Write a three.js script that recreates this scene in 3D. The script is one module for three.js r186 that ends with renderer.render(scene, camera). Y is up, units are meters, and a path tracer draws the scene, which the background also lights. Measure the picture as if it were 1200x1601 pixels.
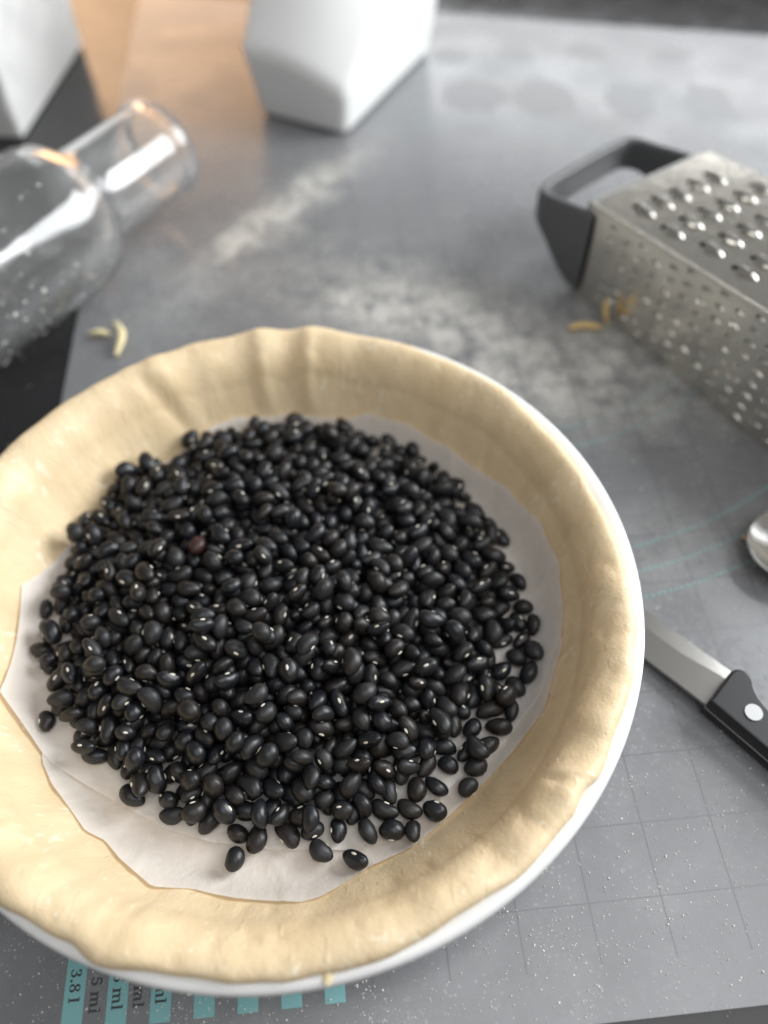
import * as THREE from 'three';
import { mergeGeometries } from 'three/addons/utils/BufferGeometryUtils.js';
import { RoundedBoxGeometry } from 'three/addons/geometries/RoundedBoxGeometry.js';
import { FontLoader } from 'three/addons/loaders/FontLoader.js';
import { RectAreaLightUniformsLib } from 'three/addons/lights/RectAreaLightUniformsLib.js';
import { createNoise2D, createNoise3D } from 'simplex-noise';

// ---------------------------------------------------------------- camera, light, exposure
// Origin: centre of the pie plate, on the top of the baking mat. Metres.
const scene = new THREE.Scene();
const FPX = 1250, W0 = 1200, H0 = 1601;
const PITCH = 0.94853484, ROLL = -0.01954709;
const EYE = new THREE.Vector3(0.04188, 0.31177, 0.16139);
const FWD = new THREE.Vector3(0, -Math.sin(PITCH), -Math.cos(PITCH));
const UP0 = new THREE.Vector3(0, Math.cos(PITCH), -Math.sin(PITCH)), RT0 = new THREE.Vector3(1, 0, 0);
const RT = RT0.clone().multiplyScalar(Math.cos(ROLL)).addScaledVector(UP0, Math.sin(ROLL));
const UPV = UP0.clone().multiplyScalar(Math.cos(ROLL)).addScaledVector(RT0, -Math.sin(ROLL));
const camera = new THREE.PerspectiveCamera(2 * Math.atan(H0 / 2 / FPX) * 180 / Math.PI, 0.75, 0.01, 20);
camera.position.copy(EYE);
camera.quaternion.setFromRotationMatrix(new THREE.Matrix4().makeBasis(RT, UPV, FWD.clone().negate()));
camera.focus = 0.285;
camera.userData.fStop = 3.4;
camera.updateMatrixWorld(true);

scene.background = new THREE.Color().setRGB(0.215, 0.214, 0.212);     // the dim room all round
RectAreaLightUniformsLib.init();
function areaLight(name, color, intensity, w, h, at, to) {
  const l = new THREE.RectAreaLight(color, intensity, w, h);
  l.name = name; l.position.set(...at); l.lookAt(...to); scene.add(l); return l;
}
areaLight('side_window_light', new THREE.Color(0.95, 0.98, 1.0), 12.8, 0.75, 0.8, [1.15, 0.68, -0.42], [0, 0.02, 0]);
areaLight('back_window_light', new THREE.Color(0.97, 0.98, 1.0), 4.2, 0.85, 0.15, [0.46, 0.312, -1.05], [0.1, 0, 0]);
areaLight('ceiling_light', new THREE.Color(0.98, 0.985, 1.0), 2.0, 1.4, 1.2, [0.5, 1.5, 0.4], [0.25, 0, 0.05]);
const spot = new THREE.SpotLight(new THREE.Color(1.0, 0.9, 0.75), 26, 0, 0.26, 0.3, 2);
spot.name = 'added_board_spot'; spot.position.set(-0.75, 0.75, -0.15); spot.target.position.set(-0.22, 0.16, -1.0);  // narrow spot added only to brighten the board mirrored in the mat
spot.castShadow = true; scene.add(spot, spot.target);

const renderer = new THREE.WebGLRenderer({ antialias: true });
renderer.setSize(768, 1024);
renderer.toneMapping = THREE.LinearToneMapping;
renderer.toneMappingExposure = 1.1;
renderer.shadowMap.enabled = true;

// ---------------------------------------------------------------- helpers
function rng(seed) { let a = seed >>> 0; return () => { a = (a + 0x6D2B79F5) | 0; let t = Math.imul(a ^ (a >>> 15), 1 | a); t = (t + Math.imul(t ^ (t >>> 7), 61 | t)) ^ t; return ((t ^ (t >>> 14)) >>> 0) / 4294967296; }; }
const rand = rng(7);
const n2 = createNoise2D(rng(11)), n2b = createNoise2D(rng(12)), n3 = createNoise3D(rng(13));
const clamp = (x, a = 0, b = 1) => Math.min(b, Math.max(a, x));
const ss = (a, b, x) => { const t = clamp((x - a) / (b - a)); return t * t * (3 - 2 * t); };
const lerp = (a, b, t) => a + (b - a) * t;
const fbm = (x, y, o = 4) => { let s = 0, a = 0.5; for (let k = 0; k < o; k++) { s += a * n2(x, y); x *= 2.03; y *= 2.03; a *= 0.5; } return s; };
const rgb = (r, g, b) => new THREE.Color().setRGB(r, g, b);
const gauss = (x, s) => Math.exp(-x * x / (2 * s * s));
const used = new Map();
function numbered(name) { const k = used.get(name) || 0; used.set(name, k + 1); return k ? name + '_' + String(k).padStart(3, '0') : name; }
function std(o) { return new THREE.MeshPhysicalMaterial(o); }
function add(name, geo, mat, parent) {
  const m = new THREE.Mesh(geo, mat); m.name = name; m.castShadow = m.receiveShadow = true;
  if (parent) parent.add(m); return m;
}
function tag(o, label, category, group, kind) {
  if (label) o.userData.label = label; if (category) o.userData.category = category;
  if (group) o.userData.group = group; if (kind) o.userData.kind = kind; return o;
}
function thing(name, geo, mat, label, category, group) {
  const m = geo ? add(numbered(name), geo, mat) : Object.assign(new THREE.Group(), { name: numbered(name) });
  scene.add(m); return tag(m, label, category, group);
}
function structure(name, geo, mat) { const m = add(name, geo, mat); scene.add(m); m.userData.kind = 'structure'; return m; }
// a grid of points to an indexed mesh with smooth normals
function gridGeo(nu, nv, f, closedU = false, uvf) {
  const pos = [], uv = [], idx = [];
  for (let j = 0; j < nv; j++) for (let i = 0; i < nu; i++) { const p = f(i, j); pos.push(p[0], p[1], p[2]); const q = uvf ? uvf(p, i, j) : [p[0], p[2]]; uv.push(q[0], q[1]); }
  const cu = closedU ? nu : nu - 1;
  for (let j = 0; j < nv - 1; j++) for (let i = 0; i < cu; i++) {
    const a = j * nu + i, b = j * nu + (i + 1) % nu, c = a + nu, d = b + nu;
    idx.push(a, c, b, b, c, d);
  }
  const g = new THREE.BufferGeometry();
  g.setAttribute('position', new THREE.Float32BufferAttribute(pos, 3));
  g.setAttribute('uv', new THREE.Float32BufferAttribute(uv, 2));
  g.setIndex(idx); g.computeVertexNormals(); return g;
}
function dataTex(n, m, f, srgb, repeat) {
  const d = new Uint8Array(n * m * 4);
  for (let j = 0; j < m; j++) for (let i = 0; i < n; i++) { const c = f(i, j), k = 4 * (j * n + i); d[k] = 255 * clamp(c[0]); d[k + 1] = 255 * clamp(c[1]); d[k + 2] = 255 * clamp(c[2]); d[k + 3] = 255; }
  const t = new THREE.DataTexture(d, n, m, THREE.RGBAFormat);
  t.magFilter = THREE.LinearFilter; t.minFilter = THREE.LinearMipmapLinearFilter; t.generateMipmaps = true;
  t.wrapS = t.wrapT = THREE.RepeatWrapping; if (srgb) t.colorSpace = THREE.SRGBColorSpace;
  if (repeat) t.repeat.set(repeat, repeat);
  t.needsUpdate = true; return t;
}
const toS = (x) => x <= 0.0031308 ? 12.92 * x : 1.055 * Math.pow(x, 1 / 2.4) - 0.055;
// tileable value noise for small repeated textures
function tileNoise(n, cells, seed) {
  const r = rng(seed), v = Float32Array.from({ length: cells * cells }, () => r()), o = new Float32Array(n * n);
  for (let j = 0; j < n; j++) for (let i = 0; i < n; i++) {
    const x = i / n * cells, y = j / n * cells, a = Math.floor(x), b = Math.floor(y), u = ss(0, 1, x - a), w = ss(0, 1, y - b);
    const q = (p, s) => v[((s % cells) * cells) + (p % cells)];
    o[j * n + i] = lerp(lerp(q(a, b), q(a + 1, b), u), lerp(q(a, b + 1), q(a + 1, b + 1), u), w);
  }
  return o;
}
// a pixel of the photograph to a ray; its depth comes from the surface it meets
function rayDir(px, py) { return RT.clone().multiplyScalar((px - W0 / 2) / FPX).addScaledVector(UPV, -(py - H0 / 2) / FPX).add(FWD); }
function onPlane(px, py, y) { const d = rayDir(px, py), t = (y - EYE.y) / d.y; return EYE.clone().addScaledVector(d, t); }
function onHeight(px, py, hf, off) {
  let lo = 0, hi = 0.08; for (let k = 0; k < 40; k++) { const m = (lo + hi) / 2, v = onPlane(px, py, m); if (m > hf(v.x, v.z) + off) hi = m; else lo = m; }
  return onPlane(px, py, lo);
}

// ---------------------------------------------------------------- worktop
const speckTex = (() => { const a = tileNoise(512, 128, 3), b = tileNoise(512, 16, 4); return dataTex(512, 512, (i, j) => { const k = j * 512 + i, s = 0.35 + 0.25 * a[k] + 0.4 * b[k]; return [s, s, s]; }, false); })();
const roughTop = speckTex.clone(); roughTop.repeat.set(9, 9); roughTop.needsUpdate = true;
const worktop = structure('worktop', new RoundedBoxGeometry(2.4, 0.04, 2.0, 3, 0.004), std({ color: rgb(0.016, 0.016, 0.017), roughness: 0.2, roughnessMap: roughTop, ior: 1.5 }));
worktop.position.set(0, -0.0214, -0.35);

// ---------------------------------------------------------------- baking mat with its print
const MA = 4.5 * Math.PI / 180, ex = [Math.cos(MA), -Math.sin(MA)], ez = [Math.sin(MA), Math.cos(MA)];
const matToWorld = (mx, mz) => [mx * ex[0] + mz * ez[0], mx * ex[1] + mz * ez[1]];
const worldToMat = (x, z) => [x * ex[0] + z * ex[1], x * ez[0] + z * ez[1]];
const MX0 = -0.1185, MX1 = 0.52, MZ1 = 0.1542, MZF0 = -0.657, MZF1 = -0.478;
// where flour lies, 0..1, in metres of the world
function flourField(x, z) {
  let d = 0;
  const w1 = fbm(x * 28 + 3, z * 28, 4), w2 = fbm(x * 70, z * 70 + 9, 3);
  const blob = (cx, cz, sx, sz, rot, a) => { const c = Math.cos(rot), s = Math.sin(rot), u = (x - cx) * c + (z - cz) * s, v = -(x - cx) * s + (z - cz) * c; return a * Math.exp(-(u * u / (2 * sx * sx) + v * v / (2 * sz * sz))); };
  d += blob(0.105, -0.178, 0.062, 0.026, 0.45, 1.0) + blob(0.048, -0.212, 0.03, 0.014, 0.1, 0.8) + blob(0.135, -0.146, 0.03, 0.016, 0.6, 0.7) + blob(0.19, -0.16, 0.03, 0.02, 0.9, 0.5);
  d += blob(-0.008, -0.325, 0.04, 0.011, -0.95, 1.2) + blob(-0.043, -0.285, 0.03, 0.006, -1.1, 0.65) + blob(-0.06, -0.275, 0.016, 0.004, -1.0, 0.5);
  d += blob(0.02, -0.25, 0.06, 0.03, 0.2, 0.22) + blob(0.18, -0.04, 0.03, 0.018, -0.3, 0.28) + blob(-0.08, -0.22, 0.03, 0.03, 0, 0.2);
  return clamp(d * (0.55 + 0.6 * w1 + 0.45 * w2 + 0.2 * fbm(x * 200, z * 200, 2)));
}
// coarse table of a field over the mat, read back with linear blending
function table(n, x0, z0, S, f) { const d = new Float32Array(n * n); for (let j = 0; j < n; j++) for (let i = 0; i < n; i++) d[j * n + i] = f(x0 + S * i / (n - 1), z0 + S * j / (n - 1)); return (x, z) => { const u = clamp((x - x0) / S * (n - 1), 0, n - 1.001), v = clamp((z - z0) / S * (n - 1), 0, n - 1.001), a = Math.floor(u), b = Math.floor(v), k = b * n + a; u - a; return lerp(lerp(d[k], d[k + 1], u - a), lerp(d[k + n], d[k + n + 1], u - a), v - b); }; }
const flourAt = table(640, -0.25, -0.7, 0.9, flourField);
const smearAt = table(512, -0.13, -0.67, 0.84, (mx, mz) => { const sm = 0.5 + 0.5 * fbm(mx * 9 + 4, mz * 3.2, 4), wipe = Math.max(0, n2b(mx * 60 + mz * 25, mz * 7)); return 0.022 * sm + 0.014 * wipe * sm + 0.012 * Math.max(0, fbm(mx * 40, mz * 40 + 3, 3)); });
const dustAt = table(400, -0.25, -0.5, 0.75, (x, z) => clamp(gauss(Math.hypot(x, z) - 0.15, 0.03) * (0.4 + 1.6 * fbm(x * 24 + 7, z * 24, 4))));
const matTex = (() => {
  const N = 2048, X0 = -0.13, Z0 = -0.67, S = 0.84, fine = rng(21);
  const grain = new Float32Array(N * N); for (let k = 0; k < N * N; k++) grain[k] = fine();
  return dataTex(N, N, (i, j) => {
    const mx = X0 + S * i / N, mz = Z0 + S * j / N;
    const g = grain[j * N + i], g2 = grain[(j >> 1) * N + (i >> 1)];
    const [x, z] = matToWorld(mx, mz);
    const f = flourAt(x, z), film = smearAt(mx, mz) + 0.008 * (g - 0.5);
    const flour = clamp(f * 0.8 * (0.75 + 0.5 * g2)) + (g2 > 0.96 - 0.2 * f ? 0.2 * f : 0);
    const base = [0.166, 0.169, 0.177], fc = [0.69, 0.665, 0.605];
    return base.map((b, k) => toS(lerp(b + film + (g2 > 0.972 ? 0.12 * dustAt(x, z) : 0) + 0.03 * dustAt(x, z), fc[k], clamp(flour, 0, 0.85))));
  }, true);
})();
const matRough = (() => { const a = tileNoise(512, 96, 31), b = tileNoise(512, 9, 32); return dataTex(512, 512, (i, j) => { const k = j * 512 + i, s = 0.62 + 0.2 * a[k] + 0.3 * b[k]; return [s, s, s]; }, false, 4); })();
const matMat = std({ map: matTex, roughness: 0.34, roughnessMap: matRough, ior: 1.85, bumpMap: matRough, bumpScale: 0.00006 });
const bakingMat = (() => {
  const sh = new THREE.Shape(), r = 0.004;
  const P = [[MX0, MZ1], [MX1, MZ1], [MX1, MZF1], [MX0, MZF0]];
  for (let k = 0; k < 4; k++) {
    const a = P[(k + 3) % 4], b = P[k], c = P[(k + 1) % 4];
    const u = new THREE.Vector2(a[0] - b[0], a[1] - b[1]).setLength(r), v = new THREE.Vector2(c[0] - b[0], c[1] - b[1]).setLength(r);
    if (k) sh.lineTo(b[0] + u.x, -(b[1] + u.y)); else sh.moveTo(b[0] + u.x, -(b[1] + u.y));
    sh.quadraticCurveTo(b[0], -b[1], b[0] + v.x, -(b[1] + v.y));
  }
  const g = new THREE.ExtrudeGeometry(sh, { depth: 0.0012, bevelEnabled: false, curveSegments: 6 });
  g.rotateX(-Math.PI / 2); g.translate(0, -0.0012, 0);
  const p = g.attributes.position, uv = g.attributes.uv;
  for (let k = 0; k < p.count; k++) uv.setXY(k, (p.getX(k) + 0.13) / 0.84, (p.getZ(k) + 0.67) / 0.84);
  const m = thing('baking_mat', g, matMat, 'grey translucent baking mat with teal printed guides under the pie plate', 'baking mat');
  m.rotation.y = MA; return m;
})();
const tealMat = std({ color: rgb(0.22, 0.48, 0.485), roughness: 0.42, ior: 1.6 });
const inkMat = std({ color: rgb(0.035, 0.037, 0.042), roughness: 0.42, ior: 1.6 });
const gridMat = std({ color: rgb(0.140, 0.142, 0.149), roughness: 0.3, ior: 1.85 });
const flat = (w, h) => new THREE.PlaneGeometry(w, h).rotateX(-Math.PI / 2);
{
  // one-inch grid
  for (let k = 0; k < 16; k++) { const x = 0.0245 + 0.0261 * k, z0 = -0.36, z1 = 0.138; add('grid_line', flat(0.00045, z1 - z0).translate(x, 0.00005, (z0 + z1) / 2), gridMat, bakingMat); }
  for (let k = 0; k < 20; k++) { const z = 0.1185 - 0.0252 * k; add('grid_line', flat(0.4, 0.00045).translate(0.222, 0.00003, z), gridMat, bakingMat); }
  // dotted circles
  const c = worldToMat(0.10, -0.26);
  for (const R of [0.2275, 0.2405, 0.2535, 0.164, 0.151]) {
    const n = Math.round(2 * Math.PI * R / 0.0029), parts = [];
    for (let k = 0; k < n; k++) { const a = 2 * Math.PI * k / n, x = c[0] + R * Math.cos(a), z = c[1] + R * Math.sin(a); if (z > 0.13 || x < c[0] - 0.02) continue; parts.push(new THREE.CircleGeometry(0.00066, 8).rotateX(-Math.PI / 2).translate(x, 0.00008, z)); }
    add('dotted_circle', mergeGeometries(parts), tealMat, bakingMat);
  }
  // teal conversion bars with their figures
  for (let k = 0; k < 7; k++) add('printed_bar', flat(0.0069, 0.06).translate(-0.0757 + 0.01455 * k, 0.00006, 0.1402 - 0.03), tealMat, bakingMat);
  const font = await new FontLoader().loadAsync('fonts/droid/droid_serif_bold.typeface.json');
  const put = (txt, x, zEnd, size, m = inkMat) => {
    const g = new THREE.ShapeGeometry(font.generateShapes(txt, size), 6); g.computeBoundingBox(); const b = g.boundingBox;
    // text runs away from the plate (+z), letters stand towards +x
    const mtx = new THREE.Matrix4().makeBasis(new THREE.Vector3(0, 0, 1), new THREE.Vector3(1, 0, 0), new THREE.Vector3(0, 1, 0));
    g.translate(-b.max.x, -(b.min.y + b.max.y) / 2, 0).applyMatrix4(mtx).translate(x, 0.0001, zEnd);
    add('printed_figure', g, m, bakingMat);
  };
  put('3.8 l', -0.0757, 0.1318, 0.0036); put('5 ml', -0.0685, 0.1355, 0.0036); put('5 ml', -0.0611, 0.1352, 0.0036); put('ml', -0.054, 0.1352, 0.0036); put('ml', -0.0466, 0.1348, 0.0036);
  put('ml', -0.032, 0.1316, 0.0036);
  // faint patches a little darker than the mat, along the far border
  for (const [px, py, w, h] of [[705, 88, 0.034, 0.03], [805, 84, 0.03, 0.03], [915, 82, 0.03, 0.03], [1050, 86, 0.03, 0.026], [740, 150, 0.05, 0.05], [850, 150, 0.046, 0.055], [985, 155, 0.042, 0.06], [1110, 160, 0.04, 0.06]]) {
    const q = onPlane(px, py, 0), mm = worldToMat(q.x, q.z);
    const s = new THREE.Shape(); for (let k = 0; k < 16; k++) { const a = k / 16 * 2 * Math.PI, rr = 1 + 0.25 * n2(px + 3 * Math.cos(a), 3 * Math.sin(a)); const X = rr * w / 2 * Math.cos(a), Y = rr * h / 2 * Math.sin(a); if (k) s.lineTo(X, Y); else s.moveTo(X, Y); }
    add('darker_patch', new THREE.ShapeGeometry(s).rotateX(-Math.PI / 2).translate(mm[0], 0.00007, mm[1]), std({ color: rgb(0.148, 0.150, 0.157), roughness: 0.32, ior: 1.8 }), bakingMat);
  }
}

// ---------------------------------------------------------------- pie plate
const plateProfile = [[0.001, 0.0015], [0.088, 0.0015], [0.0895, 0.0002], [0.094, 0.0002], [0.0965, 0.002], [0.101, 0.0045], [0.112, 0.0165], [0.124, 0.0305], [0.129, 0.0362], [0.1335, 0.0385], [0.1382, 0.0398], [0.1398, 0.0418], [0.1401, 0.0440], [0.1394, 0.0456], [0.1378, 0.0463], [0.135, 0.0460], [0.1325, 0.0447], [0.1305, 0.0424], [0.127, 0.037], [0.114, 0.0195], [0.104, 0.0056], [0.1, 0.0036], [0.001, 0.0034]];
const plateCurve = new THREE.CatmullRomCurve3(plateProfile.map(([r, y]) => new THREE.Vector3(r, y, 0)), false, 'centripetal').getPoints(140).map((p) => new THREE.Vector2(Math.max(0.0005, p.x), Math.max(0.0002, p.y)));
thing('pie_plate', new THREE.LatheGeometry(plateCurve, 160), std({ color: rgb(0.80, 0.80, 0.785), roughness: 0.16, ior: 1.5 }), 'round white ceramic pie plate holding the raw pastry', 'pie plate');

// ---------------------------------------------------------------- pastry
const edgeTable = [[-180, 136.5], [-153.8, 137.6], [-139, 136.6], [-122, 136], [-104, 137.2], [-98, 138.4], [-92, 137.2], [-86, 138.8], [-79, 136.4], [-58, 134.8], [-46, 134.8], [-31, 131], [-12.6, 131], [2, 132.9], [11.4, 134.6], [20, 135], [28.8, 134.5], [36.2, 135.4], [38.6, 133.6], [40.2, 133.8], [42.8, 134.9], [48.5, 135.2], [54.5, 135.4], [62.3, 134], [69.7, 135.4], [76.4, 136.3], [82.7, 135.6], [88.8, 136], [94.3, 135.2], [100.7, 135.4], [108.6, 137.5], [113, 135.1], [119.7, 136.1], [124, 136.9], [150, 137], [180, 136.5]];
function edgeR(deg) { for (let k = 1; k < edgeTable.length; k++) if (deg <= edgeTable[k][0]) { const a = edgeTable[k - 1], b = edgeTable[k]; return lerp(a[1], b[1], ss(a[0], b[0], deg)) / 1000; } return 0.1365; }
const angDiff = (a, b) => { let d = a - b; while (d > 180) d -= 360; while (d < -180) d += 360; return d; };
const pits = []; { const r = rng(77); for (let k = 0; k < 70; k++) { const a = -60 + 240 * r(), rr = 0.113 + 0.021 * r(); pits.push([rr * Math.cos(a * Math.PI / 180), rr * Math.sin(a * Math.PI / 180), 0.0009 + 0.0014 * r(), 0.0006 + 0.0008 * r(), a * Math.PI / 180 + 0.8 * (r() - 0.5), 0.5 + 0.8 * r()]); } }
// height of the pastry's upper side over (x, z), inside the crest
function baseDough(r) { return 0.0072 + 0.05 * ss(0.1, 0.1345, r); }
function doughBump(x, z) {
  const r = Math.hypot(x, z), deg = Math.atan2(z, x) * 180 / Math.PI, wall = ss(0.1, 0.112, r);
  let d = 0.0012 * wall * fbm(x * 30, z * 30, 2) + 0.00012 * fbm(x * 150 + 5, z * 150, 2) * wall + 0.00035 * fbm(x * 30, z * 30, 2);
  d += 0.0016 * wall * n2(Math.cos(deg / 57.3) * 4 + 9, Math.sin(deg / 57.3) * 4);
  // pleats pressed into the far wall
  for (const [a, w, h] of [[-97.5, 1.4, 0.0028], [-87, 1.3, 0.0031], [-92, 1.5, -0.0012], [-104, 2.2, -0.0005], [-67, 2, 0.0016]]) d += h * gauss(angDiff(deg, a), w) * ss(0.108, 0.116, r) * (1 - 0.55 * ss(0.119, 0.126, r));
  // slanting crease left of the pleats
  { const u = angDiff(deg, -121) * 0.0021, v = r - 0.120, q = u * 0.75 + v * 0.66, p = -u * 0.66 + v * 0.75; d -= 0.0038 * gauss(q, 0.0026) * gauss(p, 0.0085); d += 0.0022 * gauss(q - 0.006, 0.0036) * gauss(p, 0.01); }
  // folded flap on the right
  { const u = angDiff(deg, 38.6) * 0.0023, v = r - 0.131; d -= 0.0022 * gauss(u + 0.5 * v, 0.0013) * gauss(v, 0.0055); d += 0.0014 * gauss(u - 0.005, 0.004) * gauss(v, 0.006); }
  { const u = angDiff(deg, 47) * 0.0023, v = r - 0.124; d -= 0.0014 * gauss(u - v, 0.0014) * gauss(u + v, 0.005); }
  // a thumbed ledge along the right wall
  if (deg > -50 && deg < 60) { const k = ss(-50, -30, deg) * (1 - ss(30, 60, deg)), rr = 0.1215 + 0.002 * n2(deg * 0.09, 3) + 0.0008 * n2(deg * 0.3, 8); d += k * 0.0009 * (ss(rr - 0.0012, rr + 0.0012, r) - 0.5) * gauss(r - rr, 0.006); }
  // thumb prints round the front
  if (deg > 40 && deg < 175) d += 0.0007 * Math.sin(deg * 0.42 + 2.2 * n2(deg * 0.03, 1)) * ss(0.116, 0.128, r);
  for (const [cx, cz, l, w, a, h] of pits) { const dx = x - cx, dz = z - cz; if (dx * dx + dz * dz > 0.00004) continue; const u = dx * Math.cos(a) + dz * Math.sin(a), v = -dx * Math.sin(a) + dz * Math.cos(a); d -= 0.0011 * h * Math.exp(-(u * u / (2 * l * l) + v * v / (2 * w * w))); }
  return d;
}
const doughY = (x, z) => baseDough(Math.hypot(x, z)) + doughBump(x, z);
const doughTex = (() => { const a = tileNoise(1024, 32, 51), b = tileNoise(1024, 9, 52), c = tileNoise(1024, 256, 53), e = tileNoise(1024, 75, 54); return dataTex(1024, 1024, (i, j) => { const k = j * 1024 + i, v = 0.9 + 0.07 * a[k] + 0.08 * b[k] + 0.04 * c[k], fleck = ss(0.8, 0.9, e[k]) * ss(0.4, 0.7, b[k]); const base = [0.80, 0.632, 0.402].map((q, m) => q * Math.pow(v, [0.8, 1, 1.5][m])); return base.map((q, m) => toS(lerp(q, [0.90, 0.80, 0.60][m], 0.85 * fleck))); }, true, 8); })();
const doughBumpTex = (() => { const a = tileNoise(1024, 40, 61), b = tileNoise(1024, 130, 62), c = tileNoise(1024, 330, 63), e = tileNoise(1024, 60, 64); return dataTex(1024, 1024, (i, j) => { const k = j * 1024 + i, s = 0.45 * a[k] + 0.22 * b[k] + 0.13 * c[k] + 0.2 - 0.3 * ss(0.82, 0.95, e[k]); return [s, s, s]; }, false, 8); })();
{
  const NT = 540, prof = [];
  for (let k = 0; k <= 16; k++) prof.push(['in', k / 16 * 0.098]);
  for (let k = 1; k <= 34; k++) prof.push(['in', 0.098 + 0.0205 * k / 34]);
  const NC = 32; for (let k = 1; k <= NC; k++) prof.push(['crest', k / NC]);
  for (const q of [[0.128, 0.0405], [0.122, 0.0322], [0.113, 0.0205], [0.105, 0.0082], [0.1, 0.0048], [0.05, 0.0042], [0.0005, 0.0042]]) prof.push(['under', q]);
  const g = gridGeo(NT, prof.length, (i, j) => {
    const th = -Math.PI + 2 * Math.PI * i / NT, c = Math.cos(th), s = Math.sin(th), deg = th * 180 / Math.PI, [kind, q] = prof[j];
    if (kind === 'in') { const r = Math.max(q, 0.0005); return [r * c, doughY(r * c, r * s), r * s]; }
    if (kind === 'under') return [q[0] * c, q[1], q[0] * s];
    // rolled edge: from the crest out and down on to the rim
    const R = edgeR(deg) + 0.0006 * n2(deg * 0.11, 4) + 0.0004 + 0.0009 * ss(-45, -20, deg) * (1 - ss(135, 150, deg)), r0 = 0.1185;
    const y0 = doughY(r0 * c, r0 * s), top = 0.0518 + 0.0010 * n2(deg * 0.05, 20) + 0.5 * doughBump(0.124 * c, 0.124 * s), t = q, u = 1 - q;
    const p1 = [r0 + 0.0052, Math.max(y0 + 0.0135, top + 0.0012)], p2 = [R + 0.0022, top + 0.0026], p3 = [R - 0.0002, 0.0452];
    const rr = u * u * u * r0 + 3 * u * u * t * p1[0] + 3 * u * t * t * p2[0] + t * t * t * p3[0], y = u * u * u * y0 + 3 * u * u * t * p1[1] + 3 * u * t * t * p2[1] + t * t * t * p3[1];
    return [rr * c, y + (doughBump(rr * c, rr * s) * u - doughBump(r0 * c, r0 * s) * u * u * u) * 0.9, rr * s];
  }, true);
  thing('pie_crust', g, std({ map: doughTex, roughness: 0.43, bumpMap: doughBumpTex, bumpScale: 0.00034, ior: 1.42 }), 'raw pale shortcrust pastry pressed up the plate wall with a thumbed uneven edge', 'pastry');
}

// ---------------------------------------------------------------- parchment
function sheet(name, pixels, off, label, seed) {
  const P = pixels.map(([x, y]) => { const v = onHeight(x, y, doughY, off); return [v.x, v.z]; });
  const NT = 360, NR = 60;
  const rho = (th) => { let best = 0.02; const c = Math.cos(th), s = Math.sin(th); for (let k = 0; k < P.length; k++) { const a = P[k], b = P[(k + 1) % P.length], dx = b[0] - a[0], dz = b[1] - a[1], den = c * dz - s * dx; if (Math.abs(den) < 1e-9) continue; const t = (a[0] * dz - a[1] * dx) / den, u = (a[0] * s - a[1] * c) / den; if (t > 0 && u >= -1e-6 && u <= 1 + 1e-6) best = Math.max(best, t); } return best; };
  const R = Array.from({ length: NT }, (_, i) => rho(-Math.PI + 2 * Math.PI * i / NT));
  const sm = (x, z) => { const r = Math.hypot(x, z); return baseDough(r) + Math.max(0.0006, doughBump(x, z) * 0.6 + 0.0006); };
  const g = gridGeo(NT, NR, (i, j) => {
    const th = -Math.PI + 2 * Math.PI * i / NT, r = Math.max(0.0005, R[i] * j / (NR - 1)), x = r * Math.cos(th), z = r * Math.sin(th);
    const ridge = Math.pow(1 - Math.abs(n2(x * 16 + seed, z * 16)), 6), wr = 0.0008 * ridge * ss(0.05, 0.09, r) + 0.0005 * Math.abs(n2b(Math.cos(th) * 7 + seed, Math.sin(th) * 7)) * ss(0.08, 0.11, r);
    return [x, Math.max(sm(x, z), doughY(x, z)) + off + wr + 0.0002 * ss(0.9, 1, j / (NR - 1)), z];
  }, true);
  return thing(name, g, paperMat, label, 'parchment', 'parchment sheets in the pie crust');
}
const paperBump = (() => { const a = tileNoise(512, 60, 71), b = tileNoise(512, 14, 72), c = tileNoise(512, 200, 73); return dataTex(512, 512, (i, j) => { const k = j * 512 + i, s = 0.4 * a[k] + 0.4 * b[k] + 0.2 * c[k]; return [s, s, s]; }, false, 9); })();
const paperMat = std({ color: rgb(0.91, 0.87, 0.82), roughness: 0.62, transmission: 0.36, thickness: 0, bumpMap: paperBump, bumpScale: 0.00035, side: THREE.DoubleSide });
sheet('parchment_sheet', [[65, 1150], [68, 1195], [85, 1230], [135, 1300], [165, 1315], [190, 1345], [240, 1388], [300, 1390], [365, 1405], [470, 1411], [500, 1404], [580, 1355], [650, 1322], [760, 1222], [800, 1178], [850, 1110], [878, 1010], [870, 960], [700, 800], [400, 760], [200, 850], [120, 1000]], 0.0006, 'lower parchment sheet showing as a white strip in front of the beans', 5);
sheet('parchment_sheet', [[35, 915], [3, 1085], [65, 1175], [80, 1193], [160, 1243], [260, 1297], [330, 1318], [430, 1330], [560, 1330], [700, 1235], [790, 1160], [845, 1085], [876, 1000], [880, 950], [873, 880], [845, 820], [790, 760], [700, 700], [640, 665], [575, 650], [530, 658], [460, 650], [370, 655], [330, 672], [230, 742], [122, 840]], 0.0017, 'upper parchment sheet with straight cut corners right under the beans', 17);

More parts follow.
